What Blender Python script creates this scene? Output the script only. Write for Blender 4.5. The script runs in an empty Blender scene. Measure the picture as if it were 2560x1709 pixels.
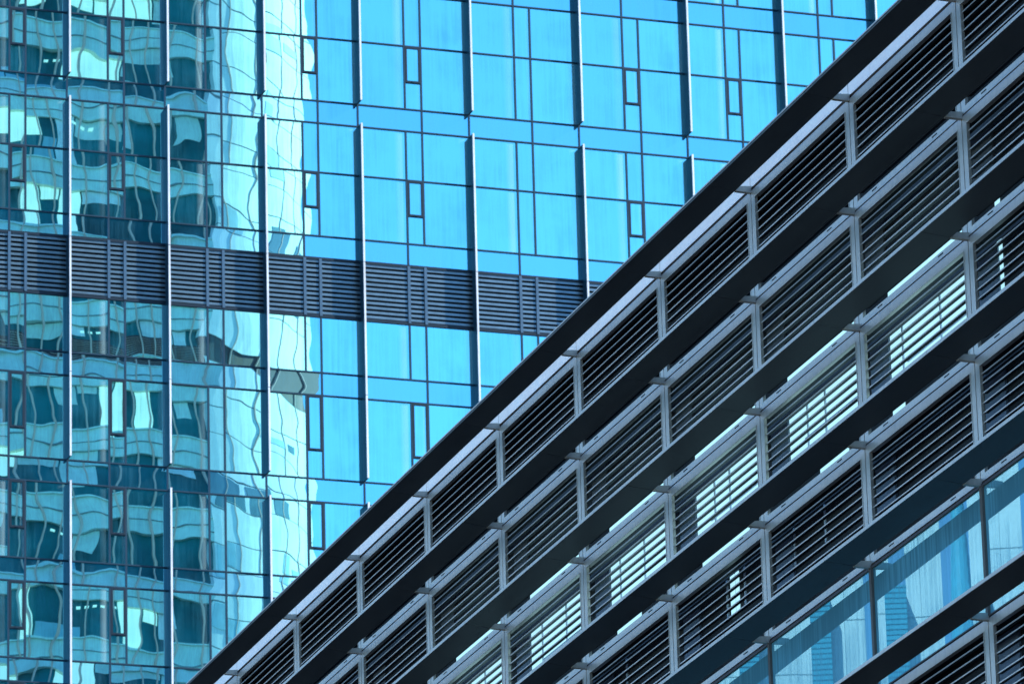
import bpy, math, random
from mathutils import Vector, Matrix
random.seed(7)
C = bpy.context.scene
col = C.collection

# ------------------------------------------------------------------ camera
PITCH, ROLL, YB = math.radians(18.6184), math.radians(-1.53558), math.radians(19.0891)
CAMZ = 1.6
F = Vector((0, math.cos(PITCH), math.sin(PITCH)))
U0 = Vector((0, -math.sin(PITCH), math.cos(PITCH)))
R0 = Vector((1, 0, 0))
cr, sr = math.cos(ROLL), math.sin(ROLL)
RV = cr*R0 + sr*U0
UV = -sr*R0 + cr*U0
cd = bpy.data.cameras.new('camera'); cam = bpy.data.objects.new('camera', cd); col.objects.link(cam)
m = Matrix.Identity(4)
for r in range(3):
    m[r][0], m[r][1], m[r][2] = RV[r], UV[r], -F[r]
m[2][3] = CAMZ
cam.matrix_world = m
cd.sensor_width = 36.0
cd.lens = 36.0*14735.7/2560.0
cd.clip_start = 1.0; cd.clip_end = 5000.0
cd.dof.use_dof = True; cd.dof.focus_distance = 80.0; cd.dof.aperture_fstop = 9.0
C.camera = cam

# ------------------------------------------------------------------ sky and sun
SUN_EL, SUN_AZ = math.radians(32), math.radians(95)      # azimuth clockwise from +Y (view direction)
w = bpy.data.worlds.new('World'); C.world = w; w.use_nodes = True
nt = w.node_tree
sky = nt.nodes.new('ShaderNodeTexSky'); sky.sky_type = 'NISHITA'; sky.sun_disc = False
sky.sun_elevation = SUN_EL; sky.sun_rotation = SUN_AZ
sky.air_density = 1.0; sky.dust_density = 0.2; sky.ozone_density = 3.0
bg = nt.nodes['Background']; bg.inputs[1].default_value = 0.15
tn = nt.nodes.new('ShaderNodeVectorMath'); tn.operation = 'MULTIPLY'; tn.inputs[1].default_value = (0.64, 0.95, 1.18)
nt.links.new(sky.outputs[0], tn.inputs[0]); nt.links.new(tn.outputs[0], bg.inputs[0])
sd = bpy.data.lights.new('sun', 'SUN'); sd.energy = 5.0; sd.angle = math.radians(0.5); sd.color = (1.0, 0.95, 0.88)
sun = bpy.data.objects.new('sun', sd); col.objects.link(sun)
sdir = Vector((math.cos(SUN_EL)*math.sin(SUN_AZ), math.cos(SUN_EL)*math.cos(SUN_AZ), math.sin(SUN_EL)))
sun.rotation_euler = sdir.to_track_quat('Z', 'Y').to_euler()
C.view_settings.view_transform = 'Standard'; C.view_settings.look = 'None'
C.view_settings.gamma = 1.0; C.view_settings.use_curve_mapping = False
C.view_settings.exposure = 0.65

# ------------------------------------------------------------------ material helpers
def newmat(name):
    m = bpy.data.materials.new(name); m.use_nodes = True
    return m, m.node_tree, m.node_tree.nodes['Principled BSDF']

def paint(name, base, rough=0.5, metal=0.0, var=0.12, nscale=(1.5, 1.5, 1.5), streak=None, spec=0.5, fine=0.05):
    """painted or metal surface with soft cloudy wear and a fine grain, object space"""
    m, t, b = newmat(name)
    tc = t.nodes.new('ShaderNodeTexCoord'); oi = t.nodes.new('ShaderNodeObjectInfo')
    ad = t.nodes.new('ShaderNodeVectorMath'); ad.operation = 'ADD'
    sc = t.nodes.new('ShaderNodeMath'); sc.operation = 'MULTIPLY'; sc.inputs[1].default_value = 91.0
    t.links.new(oi.outputs['Random'], sc.inputs[0])
    t.links.new(tc.outputs['Object'], ad.inputs[0]); t.links.new(sc.outputs[0], ad.inputs[1])
    mp = t.nodes.new('ShaderNodeMapping'); mp.inputs['Scale'].default_value = nscale
    t.links.new(ad.outputs[0], mp.inputs[0])
    n1 = t.nodes.new('ShaderNodeTexNoise'); n1.inputs['Scale'].default_value = 1.0; n1.inputs['Detail'].default_value = 5
    t.links.new(mp.outputs[0], n1.inputs['Vector'])
    n2 = t.nodes.new('ShaderNodeTexNoise'); n2.inputs['Scale'].default_value = 25.0; n2.inputs['Detail'].default_value = 3
    t.links.new(ad.outputs[0], n2.inputs['Vector'])
    r1 = t.nodes.new('ShaderNodeMapRange'); r1.inputs[1].default_value = 0.3; r1.inputs[2].default_value = 0.7
    r1.inputs[3].default_value = 1-var; r1.inputs[4].default_value = 1+var
    t.links.new(n1.outputs[0], r1.inputs[0])
    r2 = t.nodes.new('ShaderNodeMapRange'); r2.inputs[1].default_value = 0.3; r2.inputs[2].default_value = 0.7
    r2.inputs[3].default_value = 1-fine; r2.inputs[4].default_value = 1+fine
    t.links.new(n2.outputs[0], r2.inputs[0])
    mu = t.nodes.new('ShaderNodeMath'); mu.operation = 'MULTIPLY'
    t.links.new(r1.outputs[0], mu.inputs[0]); t.links.new(r2.outputs[0], mu.inputs[1])
    last = mu.outputs[0]
    if streak:
        mp3 = t.nodes.new('ShaderNodeMapping'); mp3.inputs['Scale'].default_value = (14, 14, 0.6)
        t.links.new(ad.outputs[0], mp3.inputs[0])
        n3 = t.nodes.new('ShaderNodeTexNoise'); n3.inputs['Scale'].default_value = 1.0; n3.inputs['Detail'].default_value = 4
        t.links.new(mp3.outputs[0], n3.inputs['Vector'])
        r3 = t.nodes.new('ShaderNodeMapRange'); r3.inputs[1].default_value = 0.5; r3.inputs[2].default_value = 0.75
        r3.inputs[3].default_value = 1; r3.inputs[4].default_value = 1-streak
        t.links.new(n3.outputs[0], r3.inputs[0])
        mu3 = t.nodes.new('ShaderNodeMath'); mu3.operation = 'MULTIPLY'
        t.links.new(last, mu3.inputs[0]); t.links.new(r3.outputs[0], mu3.inputs[1]); last = mu3.outputs[0]
    vm = t.nodes.new('ShaderNodeVectorMath'); vm.operation = 'SCALE'
    vm.inputs[0].default_value = base
    t.links.new(last, vm.inputs['Scale'])
    t.links.new(vm.outputs[0], b.inputs['Base Color'])
    b.inputs['Roughness'].default_value = rough; b.inputs['Metallic'].default_value = metal
    b.inputs['Specular IOR Level'].default_value = spec
    return m

def mirror_glass(name, tint, amp, wl=(0.9, 0.9, 0.75), dirt=(0.03, 0.12), dirtcol=(0.10, 0.30, 0.38), rough=0.0, rnd=0.05, streakscale=(11, 11, 0.35), pillow=(0.0, 0.0), pillow_random=True, edge=0.0):
    """coated, slightly wavy reflective glass with vertical rain dirt"""
    m, t, b = newmat(name)
    out = [n for n in t.nodes if n.type == 'OUTPUT_MATERIAL'][0]
    t.nodes.remove(b)
    tc = t.nodes.new('ShaderNodeTexCoord'); oi = t.nodes.new('ShaderNodeObjectInfo')
    sc = t.nodes.new('ShaderNodeMath'); sc.operation = 'MULTIPLY'; sc.inputs[1].default_value = 137.0
    t.links.new(oi.outputs['Random'], sc.inputs[0])
    ad = t.nodes.new('ShaderNodeVectorMath'); ad.operation = 'ADD'
    t.links.new(tc.outputs['Object'], ad.inputs[0]); t.links.new(sc.outputs[0], ad.inputs[1])
    mp = t.nodes.new('ShaderNodeMapping'); mp.inputs['Scale'].default_value = (1/wl[0], 1/wl[1], 1/wl[2])
    t.links.new(ad.outputs[0], mp.inputs[0])
    n = t.nodes.new('ShaderNodeTexNoise'); n.inputs['Scale'].default_value = 1.0; n.inputs['Detail'].default_value = 2.0
    n.inputs['Roughness'].default_value = 0.33
    t.links.new(mp.outputs[0], n.inputs['Vector'])
    s1 = t.nodes.new('ShaderNodeVectorMath'); s1.operation = 'SUBTRACT'; s1.inputs[1].default_value = (.5, .5, .5)
    t.links.new(n.outputs['Color'], s1.inputs[0])
    s2 = t.nodes.new('ShaderNodeVectorMath'); s2.operation = 'SCALE'; s2.inputs['Scale'].default_value = amp
    t.links.new(s1.outputs[0], s2.inputs[0])
    ge = t.nodes.new('ShaderNodeNewGeometry')
    s3 = t.nodes.new('ShaderNodeVectorMath'); s3.operation = 'ADD'
    t.links.new(ge.outputs['Normal'], s3.inputs[0]); t.links.new(s2.outputs[0], s3.inputs[1])
    # each pane bulges or dishes a little as a whole
    pv = t.nodes.new('ShaderNodeVectorMath'); pv.operation = 'MULTIPLY'; pv.inputs[1].default_value = (pillow[0], 0, pillow[1])
    t.links.new(tc.outputs['Object'], pv.inputs[0])
    pr = t.nodes.new('ShaderNodeMapRange'); pr.inputs[3].default_value = -1.0 if pillow_random else 1.0; pr.inputs[4].default_value = 1.0
    t.links.new(oi.outputs['Random'], pr.inputs[0])
    ps = t.nodes.new('ShaderNodeVectorMath'); ps.operation = 'SCALE'
    t.links.new(pv.outputs[0], ps.inputs[0]); t.links.new(pr.outputs[0], ps.inputs['Scale'])
    pt = t.nodes.new('ShaderNodeVectorTransform'); pt.vector_type = 'VECTOR'; pt.convert_from = 'OBJECT'; pt.convert_to = 'WORLD'
    t.links.new(ps.outputs[0], pt.inputs[0])
    s5 = t.nodes.new('ShaderNodeVectorMath'); s5.operation = 'ADD'
    t.links.new(s3.outputs[0], s5.inputs[0]); t.links.new(pt.outputs[0], s5.inputs[1])
    s4 = t.nodes.new('ShaderNodeVectorMath'); s4.operation = 'NORMALIZE'
    t.links.new(s5.outputs[0], s4.inputs[0])
    g = t.nodes.new('ShaderNodeBsdfGlossy'); g.inputs['Roughness'].default_value = rough
    t.links.new(s4.outputs[0], g.inputs['Normal'])
    # pane to pane coating differences
    r1 = t.nodes.new('ShaderNodeMapRange'); r1.inputs[3].default_value = 1-rnd; r1.inputs[4].default_value = 1+rnd*0.6
    t.links.new(oi.outputs['Random'], r1.inputs[0])
    cl = t.nodes.new('ShaderNodeVectorMath'); cl.operation = 'SCALE'; cl.inputs[0].default_value = tint
    t.links.new(r1.outputs[0], cl.inputs['Scale'])
    t.links.new(cl.outputs[0], g.inputs['Color'])
    d = t.nodes.new('ShaderNodeBsdfDiffuse'); d.inputs['Color'].default_value = (*dirtcol, 1)
    mp2 = t.nodes.new('ShaderNodeMapping'); mp2.inputs['Scale'].default_value = streakscale
    t.links.new(ad.outputs[0], mp2.inputs[0])
    n2 = t.nodes.new('ShaderNodeTexNoise'); n2.inputs['Scale'].default_value = 1.0; n2.inputs['Detail'].default_value = 5
    n2.inputs['Roughness'].default_value = 0.6
    t.links.new(mp2.outputs[0], n2.inputs['Vector'])
    n3 = t.nodes.new('ShaderNodeTexNoise'); n3.inputs['Scale'].default_value = 0.8; n3.inputs['Detail'].default_value = 3
    t.links.new(ad.outputs[0], n3.inputs['Vector'])
    ml = t.nodes.new('ShaderNodeMath'); ml.operation = 'MULTIPLY'
    t.links.new(n2.outputs[0], ml.inputs[0]); t.links.new(n3.outputs[0], ml.inputs[1])
    r2 = t.nodes.new('ShaderNodeMapRange'); r2.inputs[1].default_value = 0.2; r2.inputs[2].default_value = 0.42
    r2.inputs[3].default_value = dirt[0]; r2.inputs[4].default_value = dirt[1]
    t.links.new(ml.outputs[0], r2.inputs[0])
    mx = t.nodes.new('ShaderNodeMixShader')
    t.links.new(r2.outputs[0], mx.inputs[0]); t.links.new(g.outputs[0], mx.inputs[1]); t.links.new(d.outputs[0], mx.inputs[2])
    res = mx.outputs[0]
    if edge > 0:
        # painted highlight: a soft pale upright stripe near one side of some panes
        sp = t.nodes.new('ShaderNodeSeparateXYZ'); t.links.new(tc.outputs['Generated'], sp.inputs[0])
        cr_ = t.nodes.new('ShaderNodeValToRGB'); e = cr_.color_ramp.elements
        e[0].position = .76; e[0].color = (0, 0, 0, 1); e[1].position = .87; e[1].color = (1, 1, 1, 1)
        e2 = e.new(.95); e2.color = (1, 1, 1, 1); e3 = e.new(.96); e3.color = (0.1, .1, .1, 1)
        t.links.new(sp.outputs[0], cr_.inputs[0])
        m1 = t.nodes.new('ShaderNodeMath'); m1.operation = 'MULTIPLY'
        t.links.new(cr_.outputs[0], m1.inputs[0]); t.links.new(oi.outputs['Random'], m1.inputs[1])
        m2 = t.nodes.new('ShaderNodeMath'); m2.operation = 'MULTIPLY'; m2.inputs[1].default_value = edge
        t.links.new(m1.outputs[0], m2.inputs[0])
        d2 = t.nodes.new('ShaderNodeBsdfDiffuse'); d2.inputs['Color'].default_value = (0.7, 0.95, 0.95, 1)
        mx2 = t.nodes.new('ShaderNodeMixShader')
        t.links.new(m2.outputs[0], mx2.inputs[0]); t.links.new(res, mx2.inputs[1]); t.links.new(d2.outputs[0], mx2.inputs[2])
        res = mx2.outputs[0]
    t.links.new(res, out.inputs['Surface'])
    return m

M = {}
M['tower_glass'] = mirror_glass('tower_glass', (0.37, 0.98, 0.99), 0.0085, wl=(1.9, 1.9, 1.8), dirt=(0.01, 0.24), dirtcol=(0.05, 0.27, 0.38), edge=0.22, pillow=(0.0014, 0.0014))
M['tower_spandrel'] = mirror_glass('tower_spandrel_glass', (0.32, 0.85, 0.97), 0.0070, wl=(1.6, 1.6, 1.2), dirt=(0.02, 0.14), dirtcol=(0.10, 0.36, 0.50), pillow=(0.002, 0.003))
M['front_glass'] = mirror_glass('front_building_glass', (0.30, 0.58, 0.64), 0.0010, wl=(2.0, 2.0, 4.0), dirt=(0.42, 0.82), dirtcol=(0.24, 0.62, 0.72), streakscale=(20, 20, 0.35), pillow=(0.008, 0.0), pillow_random=False)
M['navy'] = paint('dark_blue_mullion_paint', (0.016, 0.050, 0.085), 0.4, 0.0, spec=0.3)
M['navy_dark'] = paint('navy_window_frame_paint', (0.010, 0.026, 0.045), 0.4, 0.0, spec=0.3)
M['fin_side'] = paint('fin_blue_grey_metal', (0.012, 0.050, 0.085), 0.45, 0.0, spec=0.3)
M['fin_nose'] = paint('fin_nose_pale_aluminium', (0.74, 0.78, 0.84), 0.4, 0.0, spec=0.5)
M['band_slat'] = paint('blue_louvre_blade_paint', (0.15, 0.235, 0.29), 0.35, 0.8, spec=0.5, var=0.15, nscale=(3, 3, 3))
M['band_frame'] = paint('band_mullion_paint', (0.05, 0.12, 0.20), 0.4, 0.0)
M['black'] = paint('dark_void_paint', (0.008, 0.010, 0.014), 0.8)
M['alu'] = paint('satin_grey_aluminium', (0.62, 0.54, 0.46), 0.40, 0.45, var=0.10, nscale=(0.8, 2.5, 2.5), streak=0.12)
M['alu_pale'] = paint('pale_parapet_cladding', (1.0, 0.80, 0.68), 0.30, 0.65, var=0.06, streak=0.06)
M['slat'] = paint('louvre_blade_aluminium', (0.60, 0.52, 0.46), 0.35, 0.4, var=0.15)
M['slat_body'] = paint('shaded_louvre_blade', (0.030, 0.032, 0.036), 0.6)
M['soffit'] = paint('charcoal_sunshade_paint', (0.072, 0.078, 0.080), 0.5, 0.0, var=0.10, nscale=(0.7, 3, 3))
M['groove'] = paint('brown_grey_sealant', (0.17, 0.14, 0.12), 0.8)
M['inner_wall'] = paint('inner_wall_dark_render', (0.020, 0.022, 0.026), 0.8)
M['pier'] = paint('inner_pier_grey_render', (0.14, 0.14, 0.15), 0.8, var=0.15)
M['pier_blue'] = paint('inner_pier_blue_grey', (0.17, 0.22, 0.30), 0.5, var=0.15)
M['bar_pale'] = paint('pale_glazing_bar', (0.75, 0.85, 0.95), 0.5)
M['glow'], _t, _b = newmat('opening_glow')
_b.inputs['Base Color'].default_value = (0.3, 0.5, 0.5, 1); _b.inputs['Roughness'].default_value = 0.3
_b.inputs['Emission Color'].default_value = (0.46, 0.85, 1.0, 1); _b.inputs['Emission Strength'].default_value = 0.66  # emission stands in for brightness seen through open bays
M['roof'] = paint('roof_membrane', (0.20, 0.20, 0.20), 0.9)

# ------------------------------------------------------------------ geometry helpers
class MB:
    def __init__(s): s.v = []; s.f = []
    def box(s, x0, x1, y0, y1, z0, z1):
        i = len(s.v)
        s.v += [(x0,y0,z0),(x1,y0,z0),(x1,y1,z0),(x0,y1,z0),(x0,y0,z1),(x1,y0,z1),(x1,y1,z1),(x0,y1,z1)]
        s.f += [(i,i+3,i+2,i+1),(i+4,i+5,i+6,i+7),(i,i+1,i+5,i+4),(i+1,i+2,i+6,i+5),(i+2,i+3,i+7,i+6),(i+3,i,i+4,i+7)]
        return s
    def prism(s, prof, x0, x1):
        """prof: list of (y,z), extruded along x"""
        i = len(s.v); n = len(prof)
        s.v += [(x0, y, z) for y, z in prof] + [(x1, y, z) for y, z in prof]
        s.f += [tuple(range(i, i+n)), tuple(range(i+2*n-1, i+n-1, -1))]
        for k in range(n):
            a, b = i+k, i+(k+1) % n
            s.f.append((a, a+n, b+n, b))
        return s
    def poly(s, pts, z0, z1):
        i = len(s.v); n = len(pts)
        s.v += [(x, y, z0) for x, y in pts] + [(x, y, z1) for x, y in pts]
        s.f += [tuple(range(i+n-1, i-1, -1)), tuple(range(i+n, i+2*n))]
        for k in range(n):
            a, b = i+k, i+(k+1) % n
            s.f.append((a, b, b+n, a+n))
        return s
    def mesh(s, name, mat):
        me = bpy.data.meshes.new(name); me.from_pydata(s.v, [], s.f); me.update()
        me.materials.append(mat)
        return me
    def build(s, name, mat, parent=None, loc=(0,0,0)):
        return put(name, s.mesh(name, mat), parent, loc)

def put(name, me, parent=None, loc=(0,0,0), rot=(0,0,0)):
    o = bpy.data.objects.new(name, me); col.objects.link(o)
    o.parent = parent; o.location = loc; o.rotation_euler = rot
    return o

def thing(name, label, cat, loc, rz=0, group=None):
    o = bpy.data.objects.new(name, None); col.objects.link(o)
    o.location = loc; o.rotation_euler = (0, 0, rz); o['label'] = label; o['category'] = cat
    o.empty_display_size = 2
    if group: o['group'] = group
    return o

_cache = {}
def boxmesh(name, sx, sy, sz, mat):
    """box centred in x and z, front face at y=0, going inwards; shared between alike pieces"""
    k = (name, round(sx, 3), round(sy, 3), round(sz, 3), mat.name)
    if k not in _cache:
        _cache[k] = MB().box(-sx/2, sx/2, 0, sy, -sz/2, sz/2).mesh(name, mat)
    return _cache[k]

# ------------------------------------------------------------------ ground
g = MB().box(-1500, 1500, -800, 2500, -0.5, 0.0).build('ground', paint('asphalt_ground', (0.055, 0.055, 0.058), 0.9, nscale=(.05, .05, .05)))
g['kind'] = 'structure'

# ================================================================== GLASS TOWER (behind)
# local frame: x along the facade (to the right), y into the building, z up
TW = thing('glass_tower', 'blue mirror glass office tower with white vertical fins and a dark slatted band', 'building', (0, 205, 0), YB)
FINS = [-24.18, -20.50, -16.82, -13.14, -9.46, -5.78, -1.46, 2.86, 7.18, 11.06, 14.90, 18.70, 22.5]
# narrow column (left, right) inside each module
def cols(k):
    a, b = FINS[k], FINS[k+1]; wd = b-a
    nw = 0.60 if wd < 4 else 0.64
    l = a + (wd-nw)/2
    return a, l, l+nw, b
zc = CAMZ
# rows from top to bottom: (z_top, z_bottom, kind)
ROWS = [(89.2, 86.1, 'V'), (86.1, 85.2, 'R'), (85.2+0.0, 83.27, 'V'), (83.27, 82.35, 'L'), (82.35, 80.30, 'V'), (80.30, 77.80, 'V'), (77.80, 76.93, 'R'),
        (76.93, 75.00, 'V'), (75.00, 72.52, 'V'), (72.52, 71.64, 'L'), (71.64, 69.43, 'B'), (69.43, 67.27, 'V'), (67.27, 66.40, 'R'),
        (66.40, 63.24, 'V'), (63.24, 62.37, 'L'), (62.37, 59.51, 'V'), (59.51, 58.66, 'R'), (58.66, 55.86, 'V'), (55.86, 55.00, 'L'), (55.00, 52.0, 'V'), (52.0, 51.1, 'R'), (51.1, 48.2, 'V')]
OPW = {80.30: 78.86, 75.00: 73.60, 66.40: 64.30, 62.37: 60.60, 58.66: 56.91, 55.00: 53.2}
# diagonal roof line of the louvred building as seen on the facade: panes well under it are hidden from the photograph
def hidden(x, z):
    # visible boundary passes (x,z): (-11.6,54.2) .. (15.9, 83.5)
    return z < 54.2 + (x+11.6)*(83.5-54.2)/(15.9+11.6) - 2.5
stuff_glass = MB(); stuff_bars = MB()
G = 0.012
def pane(x0, x1, z1, z0, mat, name='glass_pane'):
    if hidden((x0+x1)/2-1.0, z1):
        stuff_glass.box(x0+G, x1-G, 0, .02, z0+G, z1-G); return
    sx, sz = x1-x0-2*G, z1-z0-2*G
    put(name, boxmesh(name, sx, 0.02, sz, mat), TW, ((x0+x1)/2, 0, (z0+z1)/2),
        (random.gauss(0, .0009), 0, random.gauss(0, .0007)))
def bar(name, x0, x1, y0, y1, z0, z1, mat):
    if hidden(x0, z1) and name != 'fin':
        stuff_bars.box(x0, x1, y0, y1, z0, z1); return
    sx, sy, sz = x1-x0, y1-y0, z1-z0
    return put(name, boxmesh(name, sx, sy, sz, mat), TW, ((x0+x1)/2, y0, (z0+z1)/2))
MT = M['tower_glass']; MS = M['tower_spandrel']
HT, MW = 0.050, 0.066
slatmesh = {}
for k in range(len(FINS)-1):
    a, l, r, b = cols(k)
    has_op = k in (1, 2, 4, 5, 7, 8, 10, 11)
    for (zt, zb, kind) in ROWS:
        z1, z0 = zt+zc, zb+zc
        if zt <= 83.27+2 and zt > 0:
            pass
        if kind == 'V':
            pane(a, l, z1, z0, MT); pane(r, b, z1, z0, MT)
            if zt in OPW and has_op:
                zo = OPW[zt]+zc
                # opening light: dark frame with its own pane, then a fixed pane under it
                if hidden(l, z1):
                    stuff_glass.box(l, r, 0, .02, z0, z1)
                else:
                    ow = MB(); t = 0.075
                    X0, X1 = l+0.026, r-0.026
                    ow.box(X0, X0+t, -.05, .03, zo, z1-.02).box(X1-t, X1, -.05, .03, zo, z1-.02)
                    ow.box(X0+t, X1-t, -.05, .03, zo, zo+t).box(X0+t, X1-t, -.05, .03, z1-.02-t, z1-.02)
                    fr = ow.build('opening_window', M['navy_dark'], TW)
                    sx, sz = X1-X0-2*t-.004, (z1-.02-t)-(zo+t)-.004
                    gp = put('window_pane', boxmesh('window_pane', sx, .02, sz, MT), fr, ((X0+X1)/2, -.02, (zo+t+z1-.02-t)/2),
                             (random.gauss(0, .0012), 0, random.gauss(0, .0012)))
                    hd = MB().box((X0+X1)/2-.05, (X0+X1)/2+.05, -.075, -.052, zo+.015, zo+.04).build('handle', M['navy'], fr)
                    pane(l, r, zo-.01, z0, MT)
                    bar('transom', l+.026, r-.026, -.03, .03, zo-.024, zo-.004, M['navy'])
            else:
                pane(l, r, z1, z0, MT)
            bar('mullion', l-MW/2, l+MW/2, -.045, .03, z0-.0, z1-.0, M['navy'])
            bar('mullion', r-MW/2, r+MW/2, -.045, .03, z0-.0, z1-.0, M['navy'])
        elif kind in 'LR':
            mid = l if kind == 'L' else r
            pane(a, mid, z1, z0, MS); pane(mid, b, z1, z0, MS)
            bar('mullion', mid-MW/2, mid+MW/2, -.045, .03, z0, z1, M['navy'])
        else:   # slatted louvre band
            n = 12; pitch = (z1-z0-0.06)/n
            bar('mullion', l-.05, l+.05, -.07, .03, z0, z1, M['band_frame'])
            bar('mullion', r-.05, r+.05, -.07, .03, z0, z1, M['band_frame'])
            for (p0, p1) in ((a+.02, l-.05), (l+.05, r-.05), (r+.05, b-.02)):
                L_ = round(p1-p0, 3)
                if L_ not in slatmesh:
                    slatmesh[L_] = MB().prism([(-.02, -.05), (.02, -.05), (.02, .045), (-.02, .045)], -L_/2, L_/2).mesh('louvre_slat', M['band_slat'])
                for q in range(n):
                    zz = z0+.05+pitch*(q+.5)
                    if hidden(p0, zz+1.0): continue
                    put('louvre_slat', slatmesh[L_], TW, ((p0+p1)/2, .0, zz))
            bar('band_backing', a+.02, b-.02, .12, .16, z0+.01, z1-.01, M['black'])
    # transom lines across the module, cut where mullions run through is not visible: set proud of them
    for zt in sorted({q for rr in ROWS for q in rr[:2]}):
        z = zt+zc
        big = zt in (71.64, 69.43)
        h = .055 if big else HT/2
        bar('transom', a+.03, b-.03, -.052, .028, z-h, z+h, M['navy_dark'] if big else M['navy'])
# joint line behind every fin and the fins themselves, stopping at alternate spandrels
FINR = [(89.2, 77.80), (76.93, 63.24), (62.37, 48.2)]
for x in FINS:
    bar('mullion', x-.028, x+.028, -.055, .03, 48.2+zc, 89.2+zc, M['navy'])
    for (zt, zb) in FINR:
        # base strip, blade, nose
        bl = MB()
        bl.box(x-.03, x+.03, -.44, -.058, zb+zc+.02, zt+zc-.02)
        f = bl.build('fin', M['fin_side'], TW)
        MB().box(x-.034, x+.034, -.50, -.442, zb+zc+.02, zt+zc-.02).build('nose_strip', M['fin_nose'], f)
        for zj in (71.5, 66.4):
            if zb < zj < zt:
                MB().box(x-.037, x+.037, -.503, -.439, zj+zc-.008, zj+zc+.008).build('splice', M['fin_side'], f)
if stuff_glass.v:
    o = stuff_glass.build('hidden_panes', MT, TW); o['kind'] = 'stuff'
if stuff_bars.v:
    o = stuff_bars.build('hidden_bars', M['navy'], TW); o['kind'] = 'stuff'
MB().box(-26, 24, .18, 26, 0, 95).build('core', M['inner_wall'], TW)
MB().box(-26, 24, -.02, .18, 0, 48.2+zc).build('lower_wall', MS, TW)
MB().box(-26, 24, -.02, .18, 89.2+zc, 95).build('upper_wall', MS, TW)

# ================================================================== LOUVRED BUILDING (front)
# local frame: x along the facade towards the camera, y into the building, z up
BX, BY, BZ = -4.697, 94.248, 26.10+CAMZ
W = 3.4218
LB = thing('louvred_building', 'grey louvred office building with dark projecting sunshades, in front of the glass tower', 'building', (BX, BY, 0), YB-math.pi/2)
RZ = [0.0, -1.5, -3.01, -4.515, -6.03, -7.64, -9.14, -10.65]
I0, I1 = -3, 12
GR = .010
nslat = 0
SLN = (W-.29)/2
def slat_mb():
    # bright nose in front of a blade coloured dark for its shaded underside
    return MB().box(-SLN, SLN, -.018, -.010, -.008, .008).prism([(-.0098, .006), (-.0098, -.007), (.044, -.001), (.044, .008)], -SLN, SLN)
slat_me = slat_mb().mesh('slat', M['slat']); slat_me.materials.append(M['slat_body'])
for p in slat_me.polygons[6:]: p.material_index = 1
stuff_slats = MB()
slot_me = MB().box(-.075, .075, -.0035, .004, -.007, .007).mesh('drain_slot', M['black'])
frame_cache = {}
def seen(i, j):
    # which cells the photograph shows
    if i < 0: return False
    lo = {0: 0, 1: 1, 2: 3, 3: 5, 4: 6, 5: 8, 6: 9}[j]
    return i >= lo-1 and i <= 9
for j in range(7):
    zt, zb = RZ[j], RZ[j+1]
    glass = (j == 4)
    for i in range(I0, I1):
        x0, x1 = i*W, (i+1)*W; xm = (x0+x1)/2
        if not glass:
            key = round(zt-zb, 3)
            if key not in frame_cache:
                f = MB(); h = zt-zb; a, b = -W/2+GR, W/2-GR
                st, tr, br = .135, .118, .085
                f.box(a, a+st, 0, .034, -h+GR, -GR).box(b-st, b, 0, .034, -h+GR, -GR)
                f.box(a+st, b-st, .0, .06, -GR-tr, -GR).box(a+st, b-st, .0, .06, -h+GR, -h+GR+br)
                # raised outer lip of the frame
                f.box(a+st-.012, a+st, -.006, -.0005, -h+GR+br, -GR-tr).box(b-st, b-st+.012, -.006, -.0005, -h+GR+br, -GR-tr)
                frame_cache[key] = f.mesh('louvre_panel', M['alu'])
            fr = put('louvre_panel', frame_cache[key], LB, (xm, 0, BZ+zt))
            z = -.228; k = 0
            while z > -(zt-zb)+.12:
                if seen(i, j) and nslat < 330:
                    put('slat', slat_me, fr, (0, .035, z)); nslat += 1
                else:
                    stuff_slats.v += [(v.co.x+xm, v.co.y+.035, v.co.z+z+BZ+zt) for v in slat_me.vertices]
                    n0 = len(stuff_slats.v)-16
                    stuff_slats.f += [tuple(n0+q for q in p.vertices) for p in slat_me.polygons]
                z -= .1185; k += 1
            if j < 6:
                for fx in (-.30, .26):
                    put('drain_slot', slot_me, fr, (fx*W, 0, -(zt-zb)+.062))
        else:
            me = frame_cache.get('g')
            if not me:
                me = frame_cache['g'] = MB().box(-W/2+.036, W/2-.036, 0, .02, zb-zt+.03, -.045).mesh('glass_pane', M['front_glass'])
            put('glass_pane', me, LB, (xm, .02, BZ+zt))
            MB().box(-W/2+.036, W/2-.036, -.0, .05, -.045, -.012).build('glazing_bead', M['groove'], LB, (xm, 0, BZ+zt))
            MB().box(-W/2+.036, W/2-.036, -.0, .05, zb-zt+.012, zb-zt+.03).build('glazing_bead', M['groove'], LB, (xm, 0, BZ+zt))
for i in range(I0, I1+1):
    x = i*W
    # recessed joint backing, seen in the grooves
    MB().box(x-.03, x+.03, .022, .09, BZ+RZ[7], BZ+RZ[4]-0).build('joint_strip', M['groove'], LB) if False else None
    MB().box(x-.0095, x+.0095, .018, .09, BZ+RZ[4], BZ+.36).build('mullion_joint', M['groove'], LB)
    MB().box(x-.034, x+.034, -.012, .09, BZ+RZ[5]+.012, BZ+RZ[4]-.012).build('mullion', M['groove'], LB)
    MB().box(x-.0095, x+.0095, .018, .09, BZ+RZ[7], BZ+RZ[5]).build('mullion_joint', M['groove'], LB)
for j in range(8):
    MB().box(I0*W, I1*W, .0205, .088, BZ+RZ[j]-.0095, BZ+RZ[j]+.0095).build('rail_joint', M['groove'], LB)
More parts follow.
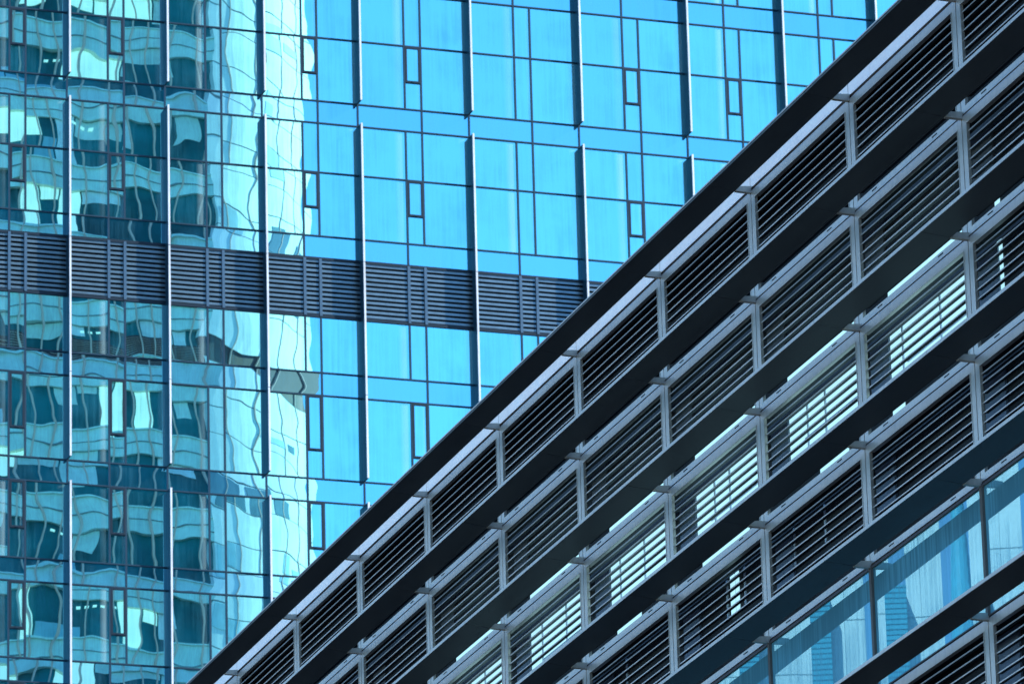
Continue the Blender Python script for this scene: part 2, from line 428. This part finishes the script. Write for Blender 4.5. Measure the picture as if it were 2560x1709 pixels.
# parapet cladding over the top row, with a recessed shadow joint under it
for i in range(I0, I1):
    x0, x1 = i*W, (i+1)*W
    MB().prism([(-.004, .030), (-.004, .37), (.10, .37), (.10, .030)], x0+.007, x1-.007).build('parapet_panel', M['alu_pale'], LB, (0, 0, BZ))
    MB().box(x0, x1, .03, .10, .0, .028).build('shadow_gap', M['groove'], LB, (0, 0, BZ))
MB().box(I0*W, I1*W, .10, 14, BZ+.30, BZ+.36).build('roof', M['roof'], LB)
# sunshade blades with brackets
blade = MB().prism([(-.215, -.022), (-.585, .012), (-.59, .058), (-.55, .064), (-.215, .02)], -W/2+.004, W/2-.004).mesh('sunshade_blade', M['soffit'])
nose = MB().box(-W/2+.004, W/2-.004, -.597, -.5905, .013, .056).mesh('blade_nose', M['alu'])
nose_top = MB().box(-W/2+.004, W/2-.004, -.597, -.5905, .036, .056).mesh('blade_nose', M['alu'])
arm = MB().prism([(.0, .050), (.0, -.040), (-.214, -.034), (-.214, .035)], -.032, .032).mesh('bracket', M['alu'])
for j in range(7):
    for i in range(I0, I1):
        b = put('sunshade_blade', blade, LB, ((i+.5)*W, 0, BZ+RZ[j]))
        put('blade_nose', nose if j else nose_top, b)
    for i in range(I0, I1+1):
        put('bracket', arm, LB, (i*W, 0, BZ+RZ[j]))
# inner facade behind the louvres: dark wall, grey piers and added glowing panels in place of bright openings
D = .45
KX, KZ = 2.52*D, .90*D        # how far the inner plane reads displaced through the louvres
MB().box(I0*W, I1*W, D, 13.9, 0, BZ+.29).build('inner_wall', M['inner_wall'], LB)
for i in range(I0, I1):
    for j in range(7):
        if j == 4: continue
        zj = BZ+RZ[j]+KZ
        x0 = i*W+.125*W-KX
        if j in (1, 2, 3, 5):
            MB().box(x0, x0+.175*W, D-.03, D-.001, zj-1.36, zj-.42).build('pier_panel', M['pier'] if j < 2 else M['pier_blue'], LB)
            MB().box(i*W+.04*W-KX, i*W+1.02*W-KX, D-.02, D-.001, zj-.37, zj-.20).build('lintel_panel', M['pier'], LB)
for j in range(1, 7):  # added dark strips that block the panel glow between rows, not floor slabs
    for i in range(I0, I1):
        MB().box(i*W+.01, (i+1)*W-.01, .102, .27, BZ+RZ[j]-.06, BZ+RZ[j]+.05).build('light_block_strip', M['inner_wall'], LB)
def glow(i, f0, f1, za, zb_, bars=True):
    # added glowing panel standing in for an opening on to bright sky; za, zb_ are the heights at which it reads on the louvred plane
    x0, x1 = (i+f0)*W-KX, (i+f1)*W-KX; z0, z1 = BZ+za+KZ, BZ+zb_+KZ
    o = MB().box(x0, x1, D-.012, D-.002, z0, z1).build('glow_panel', M['glow'], LB)
    if bars:
        for q in (random.uniform(.15, .3), random.uniform(.5, .75)):
            xx = x0+(x1-x0)*q
            MB().box(xx-.016, xx+.016, D-.03, D-.0125, z0, z1).build('glazing_bar', M['bar_pale'], o)
        for q in (random.uniform(.3, .55),):
            zz = z0+(z1-z0)*q
            MB().box(x0+(x1-x0)*.22, x1, D-.028, D-.0125, zz-.012, zz+.012).build('glazing_bar', M['bar_pale'], o)
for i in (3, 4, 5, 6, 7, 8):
    glow(i, .305, 1.03, -4.36, -3.42)
    glow(i, .305, 1.03, -2.985, -2.80, False)
glow(9, .285, .325, -4.3, -3.385, False); glow(9, .285, .325, -2.985, -2.8, False)
glow(8, .30, .41, -4.50, -4.37, False); glow(7, .59, .87, -4.50, -4.37, False); glow(6, .345, .85, -4.50, -4.37, False); glow(5, .36, .64, -4.50, -4.37, False)
glow(6, .63, .675, -5.45, -4.84, False); glow(6, .685, .72, -5.45, -4.84, False)
for (i, f) in ((6, .59), (6, .78), (7, .61), (7, .30), (5, .45)):
    MB().box((i+f)*W-KX, (i+f+.012)*W-KX, D-.02, D-.001, BZ-5.4+KZ, BZ-4.9+KZ).build('reveal_strip', M['bar_pale'], LB)
if stuff_slats.v:
    o = stuff_slats.build('far_slats', M['slat'], LB); o['kind'] = 'stuff'
    o.data.materials.append(M['slat_body'])
    for p in o.data.polygons:
        if p.index % 12 >= 6: p.material_index = 1
# plain storeys under the modelled rows
MB().box(I0*W, I1*W, .0, .52, 0, BZ+RZ[7]-.02).build('lower_wall', M['alu'], LB)

# ================================================================== BUILDINGS SEEN ONLY AS REFLECTIONS
def tower_local(x, y):      # tower frame -> world
    c, s = math.cos(YB), math.sin(YB)
    return (c*x - s*y, 205 + s*x + c*y)
# ---- banded office block facing the glass tower (local frame of the tower, rotated so that its front looks at the tower)
M['band_light'] = paint('pale_green_spandrel_panel', (0.82, 0.93, 0.84), 0.5, var=0.12, streak=0.15)
M['band_dark'] = paint('dark_window_strip', (0.006, 0.150, 0.170), 0.4, 0.0, var=0.6, nscale=(.4, .4, .4), spec=0.3)
M['tan'] = paint('tan_stone_upright', (1.0, 0.58, 0.46), 0.7)
M['blind'] = paint('white_window_blind', (0.98, 0.98, 0.96), 0.8, streak=0.05)
M['brown'] = paint('brown_louvre_band_paint', (0.10, 0.045, 0.045), 0.7, nscale=(1, 1, 8))
M['white'] = paint('white_corner_cladding', (0.93, 0.92, 0.90), 0.5, var=0.03, streak=0.08)
M['glow_mint'], _t, _b = newmat('mint_glow')
_b.inputs['Base Color'].default_value = (0.8, 0.85, 0.8, 1); _b.inputs['Roughness'].default_value = 0.8
_b.inputs['Emission Color'].default_value = (0.9, 1.0, 0.88, 1); _b.inputs['Emission Strength'].default_value = 0.42  # glow added to whiten shaded blinds; the small ceiling lights share it
M['paleblue'] = paint('pale_blue_glass', (0.35, 0.60, 0.68), 0.4)
M['joint'] = paint('grey_panel_joint', (0.25, 0.27, 0.28), 0.8)
M['greyblue'] = paint('corner_window_strip', (0.16, 0.28, 0.32), 0.2, 0.0)
wx, wy = tower_local(14.4, -90)
OB = thing('banded_office_block', 'pale banded office block with tan uprights, mirrored in the left panes of the tower', 'building', (wx, wy, 0), YB)
# local: x right, y towards the tower is +y ; front face at y=0, corner at x=0..5.5
LX = -24.0; RR = 18.8
CA = math.radians(26)
def arc(r, n=14, a0=0, a1=85):
    # a0..a1 is mapped on to the 26..55 degree sweep of the corner
    a0 = 26+a0*29/85; a1 = 26+a1*29/85
    return [(-RR*math.sin(CA)+r*math.sin(math.radians(a0+(a1-a0)*k/n)), -RR*math.cos(CA)+r*math.cos(math.radians(a0+(a1-a0)*k/n))) for k in range(n+1)]
foot = [(LX, -.3)] + arc(RR-.3) + [(6.4, -24), (LX, -24)]
MB().poly(foot[::-1], 0, 142).build('core', M['band_dark'], OB)
z = 64.0; fl = 0
rs = random.Random(3)
while z < 136:
    brown = abs(z-98.0) < 1.9
    h = 1.35 + rs.uniform(-.15, .15)
    MB().box(LX, -.01, -.3, 0, z, z+h).build('spandrel_band', M['band_light'], OB)
    MB().box(LX, -.01, .002, .05, z+h*.45, z+h*.45+.05).build('band_line', M['joint'], OB)
    MB().box(LX, -.01, .0, .12, z+h, z+h+.08).build('band_line', M['band_light'], OB)
    if brown:
        MB().box(LX, -.01, -.3, -.02, z+h+.1, z+h+1.45).build('louvre_band', M['brown'], OB)
        for q in range(9):
            MB().box(LX, -.01, -.02, .03, z+h+.15+q*.14, z+h+.165+q*.14).build('louvre_blade', M['tan'], OB)
    # white rounded corner, storey by storey
    outer = arc(RR); inner = arc(RR-.28)
    MB().poly((outer + inner[::-1])[::-1], z, z+2.0).build('corner_panel', M['white'], OB)
    MB().poly((arc(RR-.02) + inner[::-1])[::-1], z+2.0, z+2.06).build('corner_joint', M['joint'], OB)
    if brown:
        MB().poly((arc(RR-.05) + inner[::-1])[::-1], z+2.06, z+3.45).build('corner_louvre_band', M['brown'], OB)
        MB().poly((outer + inner[::-1])[::-1], z+3.45, z+3.8).build('corner_panel', M['white'], OB)
    else:
        MB().poly((arc(RR-.01) + inner[::-1])[::-1], z+2.06, z+3.74).build('corner_panel', M['white'], OB)
        MB().poly((arc(RR-.02) + inner[::-1])[::-1], z+3.74, z+3.8).build('corner_joint', M['joint'], OB)
        c0 = 2
        while c0 < 70:
            cw = rs.choice([8, 14, 20])
            if rs.random() < .45:
                za = rs.choice([2.1, 2.7]); zb_ = rs.choice([3.2, 3.7])
                MB().poly((arc(RR+.01, 5, c0, c0+cw) + arc(RR-.02, 5, c0, c0+cw)[::-1])[::-1], z+za, z+zb_).build('corner_window', M[rs.choice(['greyblue', 'paleblue', 'paleblue'])], OB)  # pale blue ones are glimpses of sky put into the colour
            c0 += cw+rs.choice([4, 10])
    # blinds and pale ceilings behind the glass, in runs of one to four windows
    x = LX
    while x < -.9:
        r_ = rs.random(); n_ = rs.choice([1, 1, 2, 3])
        x1 = min(x+n_*1.05, -.1)
        if r_ < .44:
            hh = rs.choice([.7, 1.5, 2.4])
            MB().box(x+.05, x1-.05, -.29, -.22, z+3.8-hh, z+3.77).build('window_blind', M['glow_mint'] if rs.random() < .6 else M['blind'], OB)  # glowing blinds are added to brighten the mirrored front
        elif r_ < .60:
            hh = rs.choice([.5, 1.0, 1.8])
            MB().box(x+.05, x1-.05, -.29, -.24, z+3.8-hh, z+3.77).build('window_blind', M['band_light'], OB)
        elif r_ < .72:
            MB().box(x+.05, x1-.05, -.29, -.24, z+1.4, z+1.4+rs.choice([.4, .8])).build('window_blind', M['paleblue'], OB)
        x = x1+.001
    if rs.random() < .5:        # a row of small ceiling lights behind the glass
        xl = rs.uniform(LX+14, -6)
        for q in range(rs.choice([3, 5])):
            MB().box(xl+q*.55, xl+q*.55+.28, -.215, -.20, z+3.35, z+3.5).build('ceiling_light', M['glow_mint'], OB)
    z += 3.8; fl += 1
x = LX+.5
while x < 0:
    MB().box(x, x+.085, .0, .12, 62, 140).build('upright', M['tan'], OB)
    x += rs.choice([.95, 1.05, 1.15, 1.6])
for q in (14, 33, 52, 70):
    a_, b_ = arc(RR+.03, 1, q, q+.5), arc(RR-.05, 1, q, q+.5)
    MB().poly((a_ + b_[::-1])[::-1], 62, 140).build('corner_upright', M['tan'], OB)

# ---- pale panelled buildings across the street from the louvred facade
M['pale'] = paint('pale_stone_panel', (0.68, 0.80, 0.86), 0.6, var=0.05, streak=0.05)
M['bluet_dark'] = paint('blue_curtain_wall_joint', (0.035, 0.24, 0.36), 0.5)
M['bluet'] = paint('blue_ribbed_curtain_wall', (0.05, 0.34, 0.50), 0.3, 0.0)
def louvred_local(x, y):
    a = YB-math.pi/2; c, s = math.cos(a), math.sin(a)
    return (BX + c*x - s*y, BY + s*x + c*y)
AP = 0.008
def far_place(f, cell, Y):
    """where the sight line that meets the glass pane at fraction f lands after its reflection, Y metres out"""
    sg = (cell+f)*W; x = (f-.5)*(W-.07)
    d = Vector((sg-90.6, 26.4)).normalized(); n = Vector((AP*x, -1)).normalized()
    r = d - 2*d.dot(n)*n
    k = Y/-r.y
    return Vector((sg + r.x*k, -Y)), r
def far_block(f0, f1, Y, top, depth, name, label, mat, ph, pw, zlow):
    p0, r0 = far_place(f0, 8, Y); p1, r1 = far_place(f1, 8, Y)
    mid = (p0+p1)/2; r = (r0+r1).normalized()
    wd = abs((p1-p0).dot(Vector((-r.y, r.x)))) / 2
    wx, wy = louvred_local(mid.x, mid.y)
    # world heading of the sight line
    a = YB-math.pi/2; c, s_ = math.cos(a), math.sin(a)
    rw = Vector((c*r.x - s_*r.y, s_*r.x + c*r.y))
    T = thing(name, label, 'building', (wx, wy, 0), math.atan2(rw.y, rw.x)-math.pi/2)     # local +y runs away from the glass
    MB().box(-wd+.1, wd-.1, .12, depth, 0, top-.1).build('core', M['joint'] if mat is M['pale'] else M['bluet_dark'], T)
    zz = zlow
    while zz < top-.2:
        z1 = min(zz+ph, top); x = -wd
        while x < wd-.3:
            x1 = min(x+pw, wd)
            if wd-x1 < .8: x1 = wd
            MB().box(x+.04, x1-.04, 0, .12, zz+.05, z1-.05).build('wall_panel', mat, T)
            x = x1
        MB().box(-wd, -wd+.1, .13, depth, zz+.05, z1-.05).build('wall_panel', mat, T)
        MB().box(wd-.1, wd, .13, depth, zz+.05, z1-.05).build('wall_panel', mat, T)
        zz = z1
    return T
far_block(-.35, .16, 150, 175, 6, 'panelled_building', 'wide pale stone panelled building mirrored at the left of each large lower pane', M['pale'], 5.2, 6.0, 95)
far_block(.10, .30, 138, 128, 8, 'ribbed_blue_tower', 'dark blue ribbed tower mirrored at the left of the large lower right pane', M['bluet'], .42, 40, 95)
far_block(.30, .62, 146, 170, 6, 'panelled_tower', 'pale blue panelled tower mirrored in the middle of the large lower right pane', M['pale'], 5.2, 5.5, 95)
far_block(.88, 1.5, 146, 170, 6, 'corner_panelled_building', 'pale panelled building mirrored at the right edge of the large lower panes', M['pale'], 5.2, 5.5, 95)
# pointed tower
pm, pr_ = far_place(.78, 8, 140)
wx, wy = louvred_local(pm.x, pm.y)
T = thing('pointed_blue_tower', 'dark blue pointed tower mirrored right of the middle of the large lower right pane', 'building', (wx, wy, 0), 0)
def ring(rr, n=16): return [(rr*math.cos(2*math.pi*k/n), rr*math.sin(2*math.pi*k/n)) for k in range(n)]
MB().poly(ring(3.0), 0, 112).build('core', M['joint'], T)
zz = 95.0
while zz < 130:
    rr = 3.2 if zz < 112 else max(.25, 3.2*(1-(zz-112)/19)**.8)
    MB().poly(ring(rr), zz, zz+1.25).build('storey_band', M['bluet'], T); zz += 1.27
